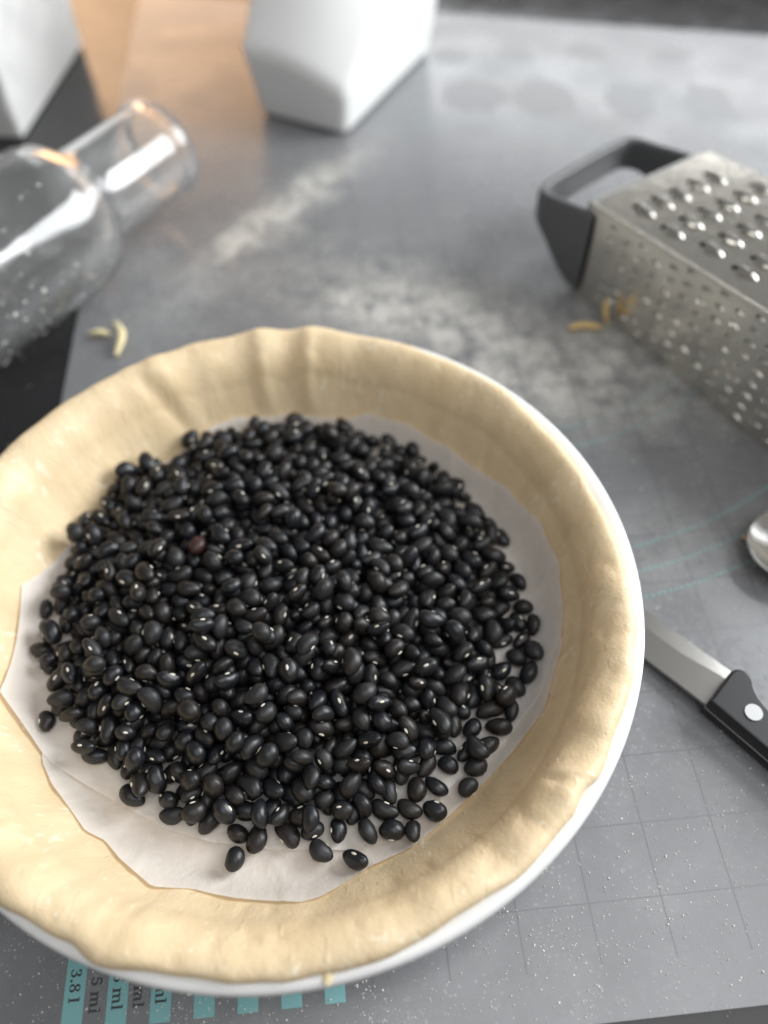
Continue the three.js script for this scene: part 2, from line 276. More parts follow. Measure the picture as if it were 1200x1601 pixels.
// ---------------------------------------------------------------- black beans: a settled heap
const heapPx = [[285, 1290], [340, 1310], [440, 1320], [520, 1345], [600, 1355], [650, 1310], [690, 1270], [740, 1250], [770, 1215], [800, 1140], [850, 1100], [858, 1010], [850, 930], [825, 885], [795, 850], [745, 775], [700, 740], [600, 705], [520, 668], [430, 660], [380, 662], [330, 690], [240, 735], [195, 755], [130, 825], [100, 885], [95, 935], [75, 1000], [65, 1080], [70, 1130], [120, 1170], [150, 1195], [260, 1270]];
const groundY = table(420, -0.14, -0.14, 0.28, (x, z) => Math.max(doughY(x, z), baseDough(Math.hypot(x, z))) + 0.0026);
const heapPoly = heapPx.map(([x, y]) => { const v = onHeight(x, y, groundY, 0.003); return [v.x, v.z]; });
const heapC = [0.004, -0.004];
function heapR(th) { let best = 0.03; const c = Math.cos(th), s = Math.sin(th); for (let k = 0; k < heapPoly.length; k++) { const a = [heapPoly[k][0] - heapC[0], heapPoly[k][1] - heapC[1]], q = heapPoly[(k + 1) % heapPoly.length], dx = q[0] - heapC[0] - a[0], dz = q[1] - heapC[1] - a[1], den = c * dz - s * dx; if (Math.abs(den) < 1e-9) continue; const t = (a[0] * dz - a[1] * dx) / den, u = (a[0] * s - a[1] * c) / den; if (t > 0 && u >= 0 && u <= 1) best = Math.max(best, t); } return best; }
const beans = [];
{
  const r = rng(101);
  for (let lay = 0; lay < 9; lay++) {
    const jx = r() * 0.004, jz = r() * 0.004;
    for (let a = -14; a <= 14; a++) for (let b = -18; b <= 18; b++) {
      const x = heapC[0] + a * 0.0094 + (b & 1) * 0.0047 + jx + (r() - 0.5) * 0.004, z = heapC[1] + b * 0.0073 + jz + (r() - 0.5) * 0.003;
      const dx = x - heapC[0] + 0.010, dz = z - heapC[1] + 0.010, th = Math.atan2(z - heapC[1], x - heapC[0]), u = Math.hypot(x - heapC[0], z - heapC[1]) / (heapR(th) - 0.0012);
      if (u > 1) continue;
      const H = 0.033 * Math.pow(1 - Math.pow(Math.hypot(dx, dz) / 0.108, 2) > 0 ? 1 - Math.pow(Math.hypot(dx, dz) / 0.108, 2) : 0, 0.8) + 0.0045 * n2(x * 30, z * 30);
      if (lay > 0 && (lay + 0.35) * 0.0061 > H) continue;
      if (lay === 0 && u > 0.95 && r() < 0.12) continue;
      const sc = 0.86 + 0.27 * r(), yaw = r() * Math.PI * 2, tilt = (r() - 0.5) * 0.9;
      beans.push({ sc, c: [x, groundY(x, z) + 0.004 + lay * 0.0082, z], d: [Math.cos(yaw) * Math.cos(tilt), Math.sin(tilt), Math.sin(yaw) * Math.cos(tilt)], roll: r() * Math.PI * 2, kind: Math.floor(r() * 5) });
    }
  }
  { const v = onHeight(208, 1241, groundY, 0.003); beans.push({ sc: 1.12, c: [v.x, groundY(v.x, v.z) + 0.0034, v.z], d: [0.86, 0, 0.5], roll: 2.2, kind: 0, lone: true }); }
  // position-based settling: every bean is two joined balls, with friction
  const n = beans.length, m = 2 * n, P = new Float64Array(3 * m), Q = new Float64Array(3 * m), rad = new Float64Array(m), L = new Float64Array(n);
  beans.forEach((b, i) => { L[i] = 0.0037 * b.sc; for (const s of [0, 1]) { const k = 2 * i + s; rad[k] = 0.00298 * b.sc; for (let c = 0; c < 3; c++) P[3 * k + c] = b.c[c] + (s ? 0.5 : -0.5) * L[i] * b.d[c]; } });
  Q.set(P);
  const cell = 0.0076, gx = 40, gy = 14, gz = 40, head = new Int32Array(gx * gy * gz), next = new Int32Array(m), V = new Float64Array(3 * m);
  const dt = 1 / 300, mu = 0.55;
  for (let step = 0; step < 190; step++) {
    const damp = step > 150 ? 0.9 : 0.985;
    for (let k = 0; k < m; k++) { V[3 * k + 1] -= 9.8 * dt; for (let c = 0; c < 3; c++) { const i = 3 * k + c; V[i] = clamp(V[i] * damp, -0.6, 0.6); Q[i] = P[i]; P[i] += V[i] * dt; } }
    head.fill(-1);
    const ci = (k) => { const a = clamp(Math.floor((P[3 * k] + 0.15) / cell), 0, gx - 1), b = clamp(Math.floor(P[3 * k + 1] / cell), 0, gy - 1), c = clamp(Math.floor((P[3 * k + 2] + 0.15) / cell), 0, gz - 1); return (b * gz + c) * gx + a; };
    for (let k = 0; k < m; k++) { const c = ci(k); next[k] = head[c]; head[c] = k; }
    for (let it = 0; it < 5; it++) {
      for (let k = 0; k < m; k++) {
        const a0 = clamp(Math.floor((P[3 * k] + 0.15) / cell), 0, gx - 1), b0 = clamp(Math.floor(P[3 * k + 1] / cell), 0, gy - 1), c0 = clamp(Math.floor((P[3 * k + 2] + 0.15) / cell), 0, gz - 1);
        for (let b = Math.max(0, b0 - 1); b <= Math.min(gy - 1, b0 + 1); b++) for (let c = Math.max(0, c0 - 1); c <= Math.min(gz - 1, c0 + 1); c++) for (let a = Math.max(0, a0 - 1); a <= Math.min(gx - 1, a0 + 1); a++) {
          for (let o = head[(b * gz + c) * gx + a]; o >= 0; o = next[o]) {
            if (o <= k || (o >> 1) === (k >> 1)) continue;
            let x = P[3 * k] - P[3 * o], y = P[3 * k + 1] - P[3 * o + 1], z = P[3 * k + 2] - P[3 * o + 2]; const dd = x * x + y * y + z * z, R = rad[k] + rad[o];
            if (dd >= R * R || dd < 1e-14) continue;
            const d = Math.sqrt(dd), pen = (R - d) / 2; x /= d; y /= d; z /= d;
            P[3 * k] += x * pen; P[3 * k + 1] += y * pen; P[3 * k + 2] += z * pen; P[3 * o] -= x * pen; P[3 * o + 1] -= y * pen; P[3 * o + 2] -= z * pen;
            let tx = P[3 * k] - Q[3 * k] - P[3 * o] + Q[3 * o], ty = P[3 * k + 1] - Q[3 * k + 1] - P[3 * o + 1] + Q[3 * o + 1], tz = P[3 * k + 2] - Q[3 * k + 2] - P[3 * o + 2] + Q[3 * o + 2];
            const nd = tx * x + ty * y + tz * z; tx -= nd * x; ty -= nd * y; tz -= nd * z; const tl = Math.hypot(tx, ty, tz); if (tl < 1e-12) continue;
            const f = 0.5 * Math.min(1, mu * 2 * pen / tl);
            P[3 * k] -= f * tx; P[3 * k + 1] -= f * ty; P[3 * k + 2] -= f * tz; P[3 * o] += f * tx; P[3 * o + 1] += f * ty; P[3 * o + 2] += f * tz;
          }
        }
      }
      for (let k = 0; k < m; k++) {
        const x = P[3 * k], z = P[3 * k + 2], e = 0.001, gh = groundY(x, z); if (P[3 * k + 1] - rad[k] > gh + 0.004) continue;
        const sx = (groundY(x + e, z) - gh) / e, sz = (groundY(x, z + e) - gh) / e, nl = 1 / Math.hypot(sx, 1, sz), pen = rad[k] - (P[3 * k + 1] - gh) * nl; if (pen <= 0) continue;
        const nx = -sx * nl, ny = nl, nz = -sz * nl; P[3 * k] += nx * pen; P[3 * k + 1] += ny * pen; P[3 * k + 2] += nz * pen;
        let tx = P[3 * k] - Q[3 * k], ty = P[3 * k + 1] - Q[3 * k + 1], tz = P[3 * k + 2] - Q[3 * k + 2]; const nd = tx * nx + ty * ny + tz * nz; tx -= nd * nx; ty -= nd * ny; tz -= nd * nz;
        const tl = Math.hypot(tx, ty, tz); if (tl < 1e-12) continue; const f = Math.min(1, 0.8 * pen / tl); P[3 * k] -= f * tx; P[3 * k + 1] -= f * ty; P[3 * k + 2] -= f * tz;
      }
      for (let i = 0; i < n; i++) { const k = 6 * i; const x = P[k + 3] - P[k], y = P[k + 4] - P[k + 1], z = P[k + 5] - P[k + 2], d = Math.hypot(x, y, z) || 1e-9, f = 0.5 * (d - L[i]) / d; P[k] += x * f; P[k + 1] += y * f; P[k + 2] += z * f; P[k + 3] -= x * f; P[k + 4] -= y * f; P[k + 5] -= z * f; }
    }
    for (let k = 0; k < 3 * m; k++) V[k] = (P[k] - Q[k]) / dt;
  }
  beans.forEach((b, i) => { const k = 6 * i; b.c = [0, 1, 2].map((c) => (P[k + c] + P[k + 3 + c]) / 2); const d = [0, 1, 2].map((c) => P[k + 3 + c] - P[k + c]), l = Math.hypot(...d); b.d = d.map((v) => v / l); b.ends = [P.slice(k, k + 3), P.slice(k + 3, k + 6)]; b.r = rad[2 * i]; });
  let ymax = 0; for (const b of beans) ymax = Math.max(ymax, b.c[1]); console.log('beans', n, 'top', ymax.toFixed(4));
}
// how much of each bean the photograph shows
{
  const w = 300, h = 400, zb = new Float32Array(w * h).fill(9), id = new Int32Array(w * h).fill(-1), v = new THREE.Vector3();
  beans.forEach((b, i) => { for (const t of [0, 0.5, 1]) { v.set(...[0, 1, 2].map((c) => lerp(b.ends[0][c], b.ends[1][c], t))).sub(EYE); const z = v.dot(FWD), x = w / 2 + FPX * w / W0 * v.dot(RT) / z, y = h / 2 - FPX * w / W0 * v.dot(UPV) / z, R = b.r * FPX * w / W0 / z; for (let q = Math.max(0, Math.floor(y - R)); q <= Math.min(h - 1, y + R); q++) for (let p = Math.max(0, Math.floor(x - R)); p <= Math.min(w - 1, x + R); p++) { const e = 1 - ((p + 0.5 - x) ** 2 + (q + 0.5 - y) ** 2) / (R * R); if (e < 0) continue; const zz = z - b.r * Math.sqrt(e); if (zz < zb[q * w + p]) { zb[q * w + p] = zz; id[q * w + p] = i; } } } });
  beans.forEach((b, i) => { const q = new THREE.Vector3(0, -0.0031, 0).applyMatrix4(beanMatrix(b)), nrm = q.clone().sub(v.set(...b.c)).normalize(), e = q.clone().sub(EYE), z = e.dot(FWD), x = Math.round(w / 2 + FPX * w / W0 * e.dot(RT) / z), y = Math.round(h / 2 - FPX * w / W0 * e.dot(UPV) / z); b.scar = nrm.dot(e.normalize()) < -0.3 && x >= 0 && y >= 0 && x < w && y < h && id[y * w + x] === i; });
  beans.forEach((b) => { b.seen = 0; }); for (const k of id) if (k >= 0) beans[k].seen++;
}
const beanGeo = [0, 1, 2, 3, 4].map((k) => {
  const g = new THREE.SphereGeometry(1, 22, 14); g.rotateZ(Math.PI / 2);
  const p = g.attributes.position, [a, b, c, bend] = [[0.0049, 0.0034, 0.0029, 0.16], [0.0046, 0.0035, 0.0031, 0.1], [0.0052, 0.0033, 0.0028, 0.22], [0.0044, 0.0034, 0.0032, 0.06], [0.0053, 0.0032, 0.0027, 0.28]][k];
  for (let i = 0; i < p.count; i++) {
    let x = p.getX(i), y = p.getY(i), z = p.getZ(i); const skew = 1 + 0.06 * x * (k - 2) + 0.05 * n3(x * 1.6 + 7 * k, y * 1.6, z * 1.6);
    const full = 1 + 0.06 * (1 - x * x);
    const dent = y < 0 ? 0.12 * gauss(x, 0.3) * gauss(z, 0.6) : 0;
    p.setXYZ(i, a * x, b * (y * skew * full - bend * (x * x - 0.3) + dent), c * z * skew * full);
  }
  g.computeVertexNormals(); g.deleteAttribute('uv'); return g;
});
const hilumGeo = [0, 1, 2, 3, 4].map((k) => { const g = new THREE.SphereGeometry(1, 10, 6); g.scale(0.00108, 0.00032, 0.0005); g.translate(0, [-0.0034 * 0.897, -0.0035 * 0.914, -0.0033 * 0.879, -0.0034 * 0.93, -0.0032 * 0.86][k], 0); g.deleteAttribute('uv'); return g; });
const beanMats = [[0.0105, 0.0107, 0.0115], [0.0135, 0.0112, 0.0102], [0.009, 0.0098, 0.0125], [0.0155, 0.0155, 0.0165]].map((c, k) => std({ color: rgb(...c), roughness: [0.4, 0.43, 0.36, 0.47][k], ior: 1.5 }));
const hilumMat = std({ color: rgb(0.72, 0.68, 0.58), roughness: 0.5 });
function beanMatrix(b) {
  const X = new THREE.Vector3(...b.d).normalize(), ref = Math.abs(X.y) > 0.9 ? new THREE.Vector3(1, 0, 0) : new THREE.Vector3(0, 1, 0);
  const Z0 = ref.clone().addScaledVector(X, -ref.dot(X)).normalize(), Y0 = Z0.clone().cross(X);
  const Y = Y0.clone().multiplyScalar(Math.cos(b.roll)).addScaledVector(Z0, Math.sin(b.roll)), Z = X.clone().cross(Y);
  return new THREE.Matrix4().makeBasis(X, Y, Z).scale(new THREE.Vector3(b.sc, b.sc, b.sc)).setPosition(...b.c);
}
{
  const order = beans.map((b, i) => i).sort((p, q) => (beans[q].lone ? 1e6 : beans[q].seen) - (beans[p].lone ? 1e6 : beans[p].seen));
  // one bean of the upper layer has a reddish coat
  let red = -1, bd = 1e9; for (const i of order.slice(0, 300)) { const v = new THREE.Vector3(...beans[i].c).sub(EYE), z = v.dot(FWD), x = 600 + FPX * v.dot(RT) / z, y = 800.5 - FPX * v.dot(UPV) / z, d = Math.hypot(x - 322, y - 836); if (d < bd) { bd = d; red = i; } }
  const redMat = std({ color: rgb(0.045, 0.018, 0.016), roughness: 0.42 });
  order.slice(0, 300).forEach((i) => {
    const b = beans[i], rim = Math.hypot(b.c[0], b.c[2]) > 0.078 && b.c[1] - groundY(b.c[0], b.c[2]) < 0.005;
    const o = thing('black_bean', beanGeo[b.kind], i === red ? redMat : beanMats[Math.floor(rand() * 4)],
      b.lone ? 'single black bean lying apart from the heap on the parchment' : i === red ? 'reddish brown bean among the black ones in the heap' : (rim ? 'glossy black bean on the parchment at the foot of the heap' : 'glossy black bean lying on other beans in the heap') + (b.scar ? ', white scar showing' : ''),
      'bean', b.lone || i === red ? undefined : (rim ? 'beans at the foot of the heap' : 'beans on the surface of the heap') + (b.scar ? ' showing their scars' : ''));
    beanMatrix(b).decompose(o.position, o.quaternion, o.scale);
    add('seed_scar', hilumGeo[b.kind], hilumMat, o);
  });
  const rest = order.slice(300), heap = new THREE.Group(); heap.name = 'black_bean_heap'; scene.add(heap);
  tag(heap, 'heap of glossy black beans filling the parchment inside the pastry', 'bean heap', null, 'stuff');
  for (let k = 0; k < 5; k++) {
    const mine = rest.filter((i) => beans[i].kind === k), A = new THREE.InstancedMesh(beanGeo[k], std({ color: rgb(1, 1, 1), roughness: 0.41 }), mine.length), B = new THREE.InstancedMesh(hilumGeo[k], hilumMat, mine.length);
    A.name = 'bean_layer'; B.name = 'seed_scars'; A.castShadow = A.receiveShadow = true; A.userData.kind = B.userData.kind = 'stuff';
    mine.forEach((i, q) => { const mt = beanMatrix(beans[i]); A.setMatrixAt(q, mt); B.setMatrixAt(q, mt); A.setColorAt(q, beanMats[Math.floor(rand() * 4)].color); });
    heap.add(A, B);
  }
}

// ---------------------------------------------------------------- glass bottle used as a rolling pin
{
  const A = new THREE.Vector3(-0.13671, 0.0424, -0.24436), ang = -57 * Math.PI / 180, D = new THREE.Vector3(Math.cos(ang), 0, Math.sin(ang));
  const o = thing('glass_bottle', null, null, 'clear floury glass bottle lying on its side with a short wide neck', 'bottle');
  o.position.copy(A); o.quaternion.setFromUnitVectors(new THREE.Vector3(0, 1, 0), D);
  const outer = [[0.0, -0.215], [0.036, -0.215], [0.0405, -0.2125], [0.042, -0.207], [0.042, -0.012], [0.0414, -0.004], [0.0388, 0.003], [0.0345, 0.008], [0.0305, 0.012], [0.0284, 0.018], [0.0277, 0.026], [0.0277, 0.07], [0.0281, 0.0725], [0.0293, 0.0745], [0.0297, 0.078], [0.0294, 0.0815], [0.0284, 0.0835]];
  const inner = [[0.0262, 0.0838], [0.0252, 0.08], [0.0250, 0.026], [0.0256, 0.018], [0.0280, 0.0105], [0.0325, 0.0055], [0.0364, 0.0005], [0.0388, -0.006], [0.0393, -0.013], [0.0393, -0.205], [0.036, -0.209], [0.0, -0.209]];
  const pts = [...outer, ...inner].map(([r, y]) => new THREE.Vector2(Math.max(r, 0.00001), y));
  const glass = std({ color: rgb(0.93, 0.935, 0.935), roughness: 0.08, transmission: 0.95, thickness: 0.002, ior: 1.48 });
  add('bottle_glass', new THREE.LatheGeometry(pts, 72), glass, o);
  // flour stuck to the glass
  const r = rng(303), parts = [];
  const fleck = new THREE.IcosahedronGeometry(1, 0); fleck.deleteAttribute('uv');
  for (let k = 0; k < 3000; k++) {
    const y = -0.21 + 0.2 * r(), a = r() * 2 * Math.PI, c = fbm(y * 40, a * 2.2, 3); if (c < -0.12 || (y > -0.03 && r() < 0.7)) continue;
    const s = 0.00016 + 0.0008 * Math.pow(r(), 4), g = fleck.clone(); g.scale(s * (0.7 + r()), s * 0.35, s * (0.7 + r())); g.rotateY(r() * 6); g.rotateZ(-Math.PI / 2); g.translate(0.0421, 0, 0); g.rotateY(a); g.translate(0, y, 0); parts.push(g);
  }
  const fl = add('flour_flecks', mergeGeometries(parts), std({ color: rgb(0.75, 0.73, 0.68), roughness: 0.95 }), o); fl.userData.kind = 'stuff';
}

// ---------------------------------------------------------------- box grater on its side
{
  const O = new THREE.Vector3(0.157, 0, -0.222), d = new THREE.Vector3(0.545, 0, 0.839).normalize(), w = new THREE.Vector3(0.839, 0, -0.545).normalize(), up = new THREE.Vector3(0, 1, 0);
  const grater = thing('box_grater', null, null, 'steel box grater lying on its side with a dark loop handle', 'grater');
  grater.position.copy(O); grater.quaternion.setFromRotationMatrix(new THREE.Matrix4().makeBasis(w, up, d.clone())); // local x = width, y = up, z = along
  // basis (w, up, d): w x up must equal d for a proper turn
  const S = 0.215, T = 0.0006;
  const W = (s) => 0.0885 + 0.018 * s / S, Hh = (s) => 0.0585 + 0.014 * s / S, X0 = (s) => -0.004 * s / S;
  const steelTex = (() => { const a = tileNoise(512, 48, 81), b = tileNoise(512, 200, 82), c = tileNoise(512, 11, 83); return dataTex(512, 512, (i, j) => { const k = j * 512 + i, s = 0.3 * a[k] + 0.2 * b[k] + 0.5 * c[k]; return [s, s, s]; }, false, 14); })();
  const steel = std({ color: rgb(0.76, 0.73, 0.66), metalness: 1, roughness: 0.15, bumpMap: steelTex, bumpScale: 0.0001, side: THREE.DoubleSide });
  const steelTooth = std({ color: rgb(0.62, 0.6, 0.56), metalness: 1, roughness: 0.13 });
  // a panel: its own 2D frame (u along, v across) put into the grater's space
  function panel(name, o, u, v, len, v0, v1, holes, label) {
    const nrm = u.clone().cross(v).normalize(), sh = new THREE.Shape();
    sh.moveTo(0, v0(0)); sh.lineTo(len, v0(len)); sh.lineTo(len, v1(len)); sh.lineTo(0, v1(0)); sh.closePath();
    for (const h of holes) { const p = new THREE.Path(); p.absellipse(h.u, h.v, h.a, h.b, 0, 2 * Math.PI, true); sh.holes.push(p); }
    const g = new THREE.ExtrudeGeometry(sh, { depth: T, bevelEnabled: false, curveSegments: 7 });
    g.applyMatrix4(new THREE.Matrix4().makeBasis(u, v, nrm).setPosition(o.x, o.y, o.z));
    const m = add(name, g, steel, grater); if (label) m.userData.label = label;
    m.userData.frame = undefined; return { m, at: (a, b, c) => o.clone().addScaledVector(u, a).addScaledVector(v, b).addScaledVector(nrm, c), basis: new THREE.Matrix4().makeBasis(u, v, nrm) };
  }
  // tooth: half a bubble of sheet that opens towards the handle
  function toothGeo(l, wd, h) {
    return gridGeo(9, 8, (i, j) => { const a = i / 8 * Math.PI, t = j / 7, k = Math.pow(1 - t * t, 0.6), q = 0.35 + 0.65 * k; return [l * t, wd / 2 * Math.cos(a) * q * (1 - 0.25 * t), h * Math.sin(a) * k]; }, false, () => [0, 0]);
  }
  const bigTooth = toothGeo(0.0105, 0.0054, 0.0027), smallTooth = toothGeo(0.0042, 0.0021, 0.0011);
  [bigTooth, smallTooth].forEach((g) => g.deleteAttribute('uv'));
  const steel2 = steelTooth.clone(); steel2.side = THREE.DoubleSide;
  // top face (coarse)
  const z = new THREE.Vector3(0, 0, 1), slopeT = new THREE.Vector3(0, Hh(S) - Hh(0), S).normalize(), LT = Math.hypot(S, Hh(S) - Hh(0));
  const coarse = []; for (let row = 0; row < 9; row++) for (let c = 0; c < 8; c++) { const s = 0.0175 + 0.0227 * row, v = 0.0152 + 0.0135 * c + (row % 2 ? 0.0106 - 0.0135 : 0) + (row >= 2 ? 0.001 : 0); const lo = 0.009 + X0(s), hi = W(s) + X0(s) - 0.009; if (v < lo || v > hi) continue; coarse.push({ u: s, v, a: 0.0027, b: 0.0027 }); }
  const top = panel('coarse_panel', new THREE.Vector3(0, Hh(0) - T, 0), slopeT, new THREE.Vector3(1, 0, 0), LT, (s) => X0(s), (s) => W(s) + X0(s), coarse, 'steel face with large raised grating teeth');
  for (const h of coarse) { const t = add('grating_tooth', bigTooth, steel2, top.m); const p = top.at(h.u + 0.0020, h.v, T); t.position.copy(p); t.quaternion.setFromRotationMatrix(top.basis); t.rotateZ(0.16 * (rand() - 0.5)); t.rotateX(0.2 * (rand() - 0.5)); }
  // left face (fine), leaning a little
  const uL = new THREE.Vector3(X0(S), 0, S).normalize();
  const fine = []; for (let c = 0; c < 19; c++) for (let row = 0; row < 9; row++) { const s = 0.0175 + 0.0107 * c, y = 0.0565 + 0.008 * (s / S) - 0.0076 * row - (c % 2 ? 0 : 0.0038); if (y < 0.004 || y > Hh(s) - 0.0035 || s > S - 0.01) continue; fine.push({ u: s, v: y, a: 0.0014, b: 0.0014 }); }
  const left = panel('fine_panel', new THREE.Vector3(T, 0.0006, 0), uL, up, S, () => 0, (s) => Hh(s) - 0.0006, fine, 'steel face with small fine grating teeth');
  for (const h of fine) { const t = add('grating_tooth', smallTooth, steel2, left.m); t.position.copy(left.at(h.u + 0.0007, h.v, T)); t.quaternion.setFromRotationMatrix(left.basis); t.rotateZ(0.5 * (rand() - 0.5)); t.rotateX(0.5 * (rand() - 0.5)); t.scale.setScalar(0.8 + 0.4 * rand()); }
  panel('plain_panel', new THREE.Vector3(W(0) - T, 0.0006, 0), up, new THREE.Vector3(W(S) + X0(S) - W(0), 0, S).normalize(), Hh(0) - 0.001, () => 0, () => S, []);
  panel('plain_panel', new THREE.Vector3(0, 0.0002, 0), z, new THREE.Vector3(1, 0, 0), S, (s) => X0(s), (s) => W(s) + X0(s), []);
  // folded steel edge along the top left
  add('edge_bead', new THREE.TubeGeometry(new THREE.LineCurve3(new THREE.Vector3(0.0004, Hh(0) - 0.0006, 0), new THREE.Vector3(X0(S) + 0.0004, Hh(S) - 0.0006, S)), 1, 0.0008, 8), steel, grater);
  // handle end cap and loop
  const plastic = std({ color: rgb(0.11, 0.113, 0.115), roughness: 0.42 });
  const cap = new RoundedBoxGeometry(0.0885, 0.0575, 0.004, 2, 0.0018); cap.translate(0.0443, 0.029, -0.0015); add('end_cap', cap, std({ color: rgb(0.3, 0.3, 0.3), roughness: 0.35 }), grater);
  const path = new THREE.CatmullRomCurve3([[0.0005, 0, 0.004], [-0.002, 0, -0.01], [-0.0035, 0, -0.024], [-0.0035, 0, -0.0315], [-0.001, 0, -0.0365], [0.005, 0, -0.039], [0.02, 0, -0.0415], [0.05, 0, -0.0455], [0.066, 0, -0.047], [0.0735, 0, -0.0465], [0.0785, 0, -0.0425], [0.082, 0, -0.033], [0.085, 0, -0.018], [0.0875, 0, 0.004]].map((p) => new THREE.Vector3(...p)), false, 'centripetal');
  const NP = 90, ring = 16, pts = path.getSpacedPoints(NP);
  const loop = gridGeo(ring, NP + 1, (i, j) => {
    const p = pts[j], q = pts[Math.min(NP, j + 1)], o = pts[Math.max(0, j - 1)], tx = q.x - o.x, tz = q.z - o.z, l = Math.hypot(tx, tz), nx = tz / l, nz = -tx / l;
    const k = ss(0.0, 0.038, -p.z), lo = lerp(0.003, 0.030, k), hi = lerp(0.0535, 0.0495, k), th = 0.0027, a = i / ring * 2 * Math.PI, c = Math.cos(a), s = Math.sin(a);
    const sx = Math.sign(c) * Math.pow(Math.abs(c), 0.5) * th, sy = Math.sign(s) * Math.pow(Math.abs(s), 0.5) * (hi - lo) / 2;
    return [p.x + nx * sx, (lo + hi) / 2 + sy, p.z + nz * sx];
  }, true);
  add('handle', loop, plastic, grater);
}

// ---------------------------------------------------------------- paring knife
{
  const knife = thing('paring_knife', null, null, 'small knife with steel blade tucked under the plate rim and black riveted handle', 'knife');
  const u = new THREE.Vector3(0.675, 0, 0.738).normalize(), v = new THREE.Vector3(u.z, 0, -u.x); // v: towards the straight cutting edge
  knife.position.set(0.1683, 0, 0.0405); knife.quaternion.setFromRotationMatrix(new THREE.Matrix4().makeBasis(u, new THREE.Vector3(0, 1, 0), u.clone().cross(new THREE.Vector3(0, 1, 0))));
  // local x along the handle, local z = u x up; find its sense
  const zs = u.clone().cross(new THREE.Vector3(0, 1, 0)).dot(v) > 0 ? 1 : -1;
  const steel = std({ color: rgb(0.50, 0.485, 0.46), metalness: 1, roughness: 0.24 });
  const bevel = std({ color: rgb(0.75, 0.75, 0.76), metalness: 1, roughness: 0.22 });
  // blade: cross-section across v, lofted along x
  const nX = 40, L = -0.088;
  const bladeAt = (j, n) => {
    const t = j / nX, x = 0.004 + (L - 0.004) * t, k = Math.sqrt(clamp(1 - Math.pow(clamp((t - 0.45) / 0.55), 2.2)));
    const lo = 0.0005 + 0.012 * (1 - k), hi = 0.0205 - 0.0012 * t * t - 0.0075 * (1 - k), th = 0.0009 * (1 - 0.4 * t), bev = hi - (0.0045 + 0.0032 * ss(0, 0.3, t) * (1 - ss(0.5, 1, t))) * Math.max(k, 0.15);
    const q = [[lo, -th], [lo, th], [Math.max(lo, bev), th], [hi, 0.0001], [hi, -0.0001], [Math.max(lo, bev), -th]][n % 6];
    return [x, 0.0062 - 0.0045 * t + q[1], zs * q[0]];
  };
  const blade = mergeGeometries([0, 1, 2, 3, 4, 5].map((n) => gridGeo(2, nX + 1, (i, j) => bladeAt(j, n + i))));
  add('blade', blade, steel, knife);
  // handle: two black scales round a steel tang
  const outline = new THREE.Shape();
  outline.moveTo(0, -0.0006); outline.lineTo(0.105, -0.0045); outline.quadraticCurveTo(0.113, -0.002, 0.112, 0.006); outline.quadraticCurveTo(0.108, 0.0155, 0.09, 0.0145); outline.quadraticCurveTo(0.05, 0.0115, 0.022, 0.0125); outline.quadraticCurveTo(0.013, 0.0135, 0.009, 0.0175); outline.quadraticCurveTo(0.0075, 0.0205, 0.003, 0.0205); outline.quadraticCurveTo(-0.0005, 0.0195, -0.001, 0.0165); outline.closePath();
  const scaleGeo = (h) => { const g = new THREE.ExtrudeGeometry(outline, { depth: h, bevelEnabled: true, bevelThickness: 0.0014, bevelSize: 0.0012, bevelOffset: -0.0012, bevelSegments: 3, curveSegments: 10 }); return g; };
  const toK = (g, y) => { g.applyMatrix4(new THREE.Matrix4().makeBasis(new THREE.Vector3(1, 0, 0), new THREE.Vector3(0, 0, zs), new THREE.Vector3(0, -zs, 0))); g.computeBoundingBox(); g.translate(0, y - g.boundingBox.min.y, 0); return g; };
  const black = std({ color: rgb(0.012, 0.012, 0.013), roughness: 0.38 });
  add('handle_scale', toK(scaleGeo(0.0024), 0.0003), black, knife);
  add('tang', toK(new THREE.ExtrudeGeometry(outline, { depth: 0.0016, bevelEnabled: false, curveSegments: 10 }), 0.0056), steel, knife);
  add('handle_scale', toK(scaleGeo(0.0032), 0.0073), black, knife);
  for (const [x, y] of [[0.0145, 0.0072], [0.05, 0.0045], [0.088, 0.0045]]) { const rv = new THREE.CylinderGeometry(0.0034, 0.0034, 0.0006, 28); rv.translate(x, 0.0135, zs * y); add('rivet', rv, std({ color: rgb(0.36, 0.36, 0.36), metalness: 1, roughness: 0.5 }), knife); }
}

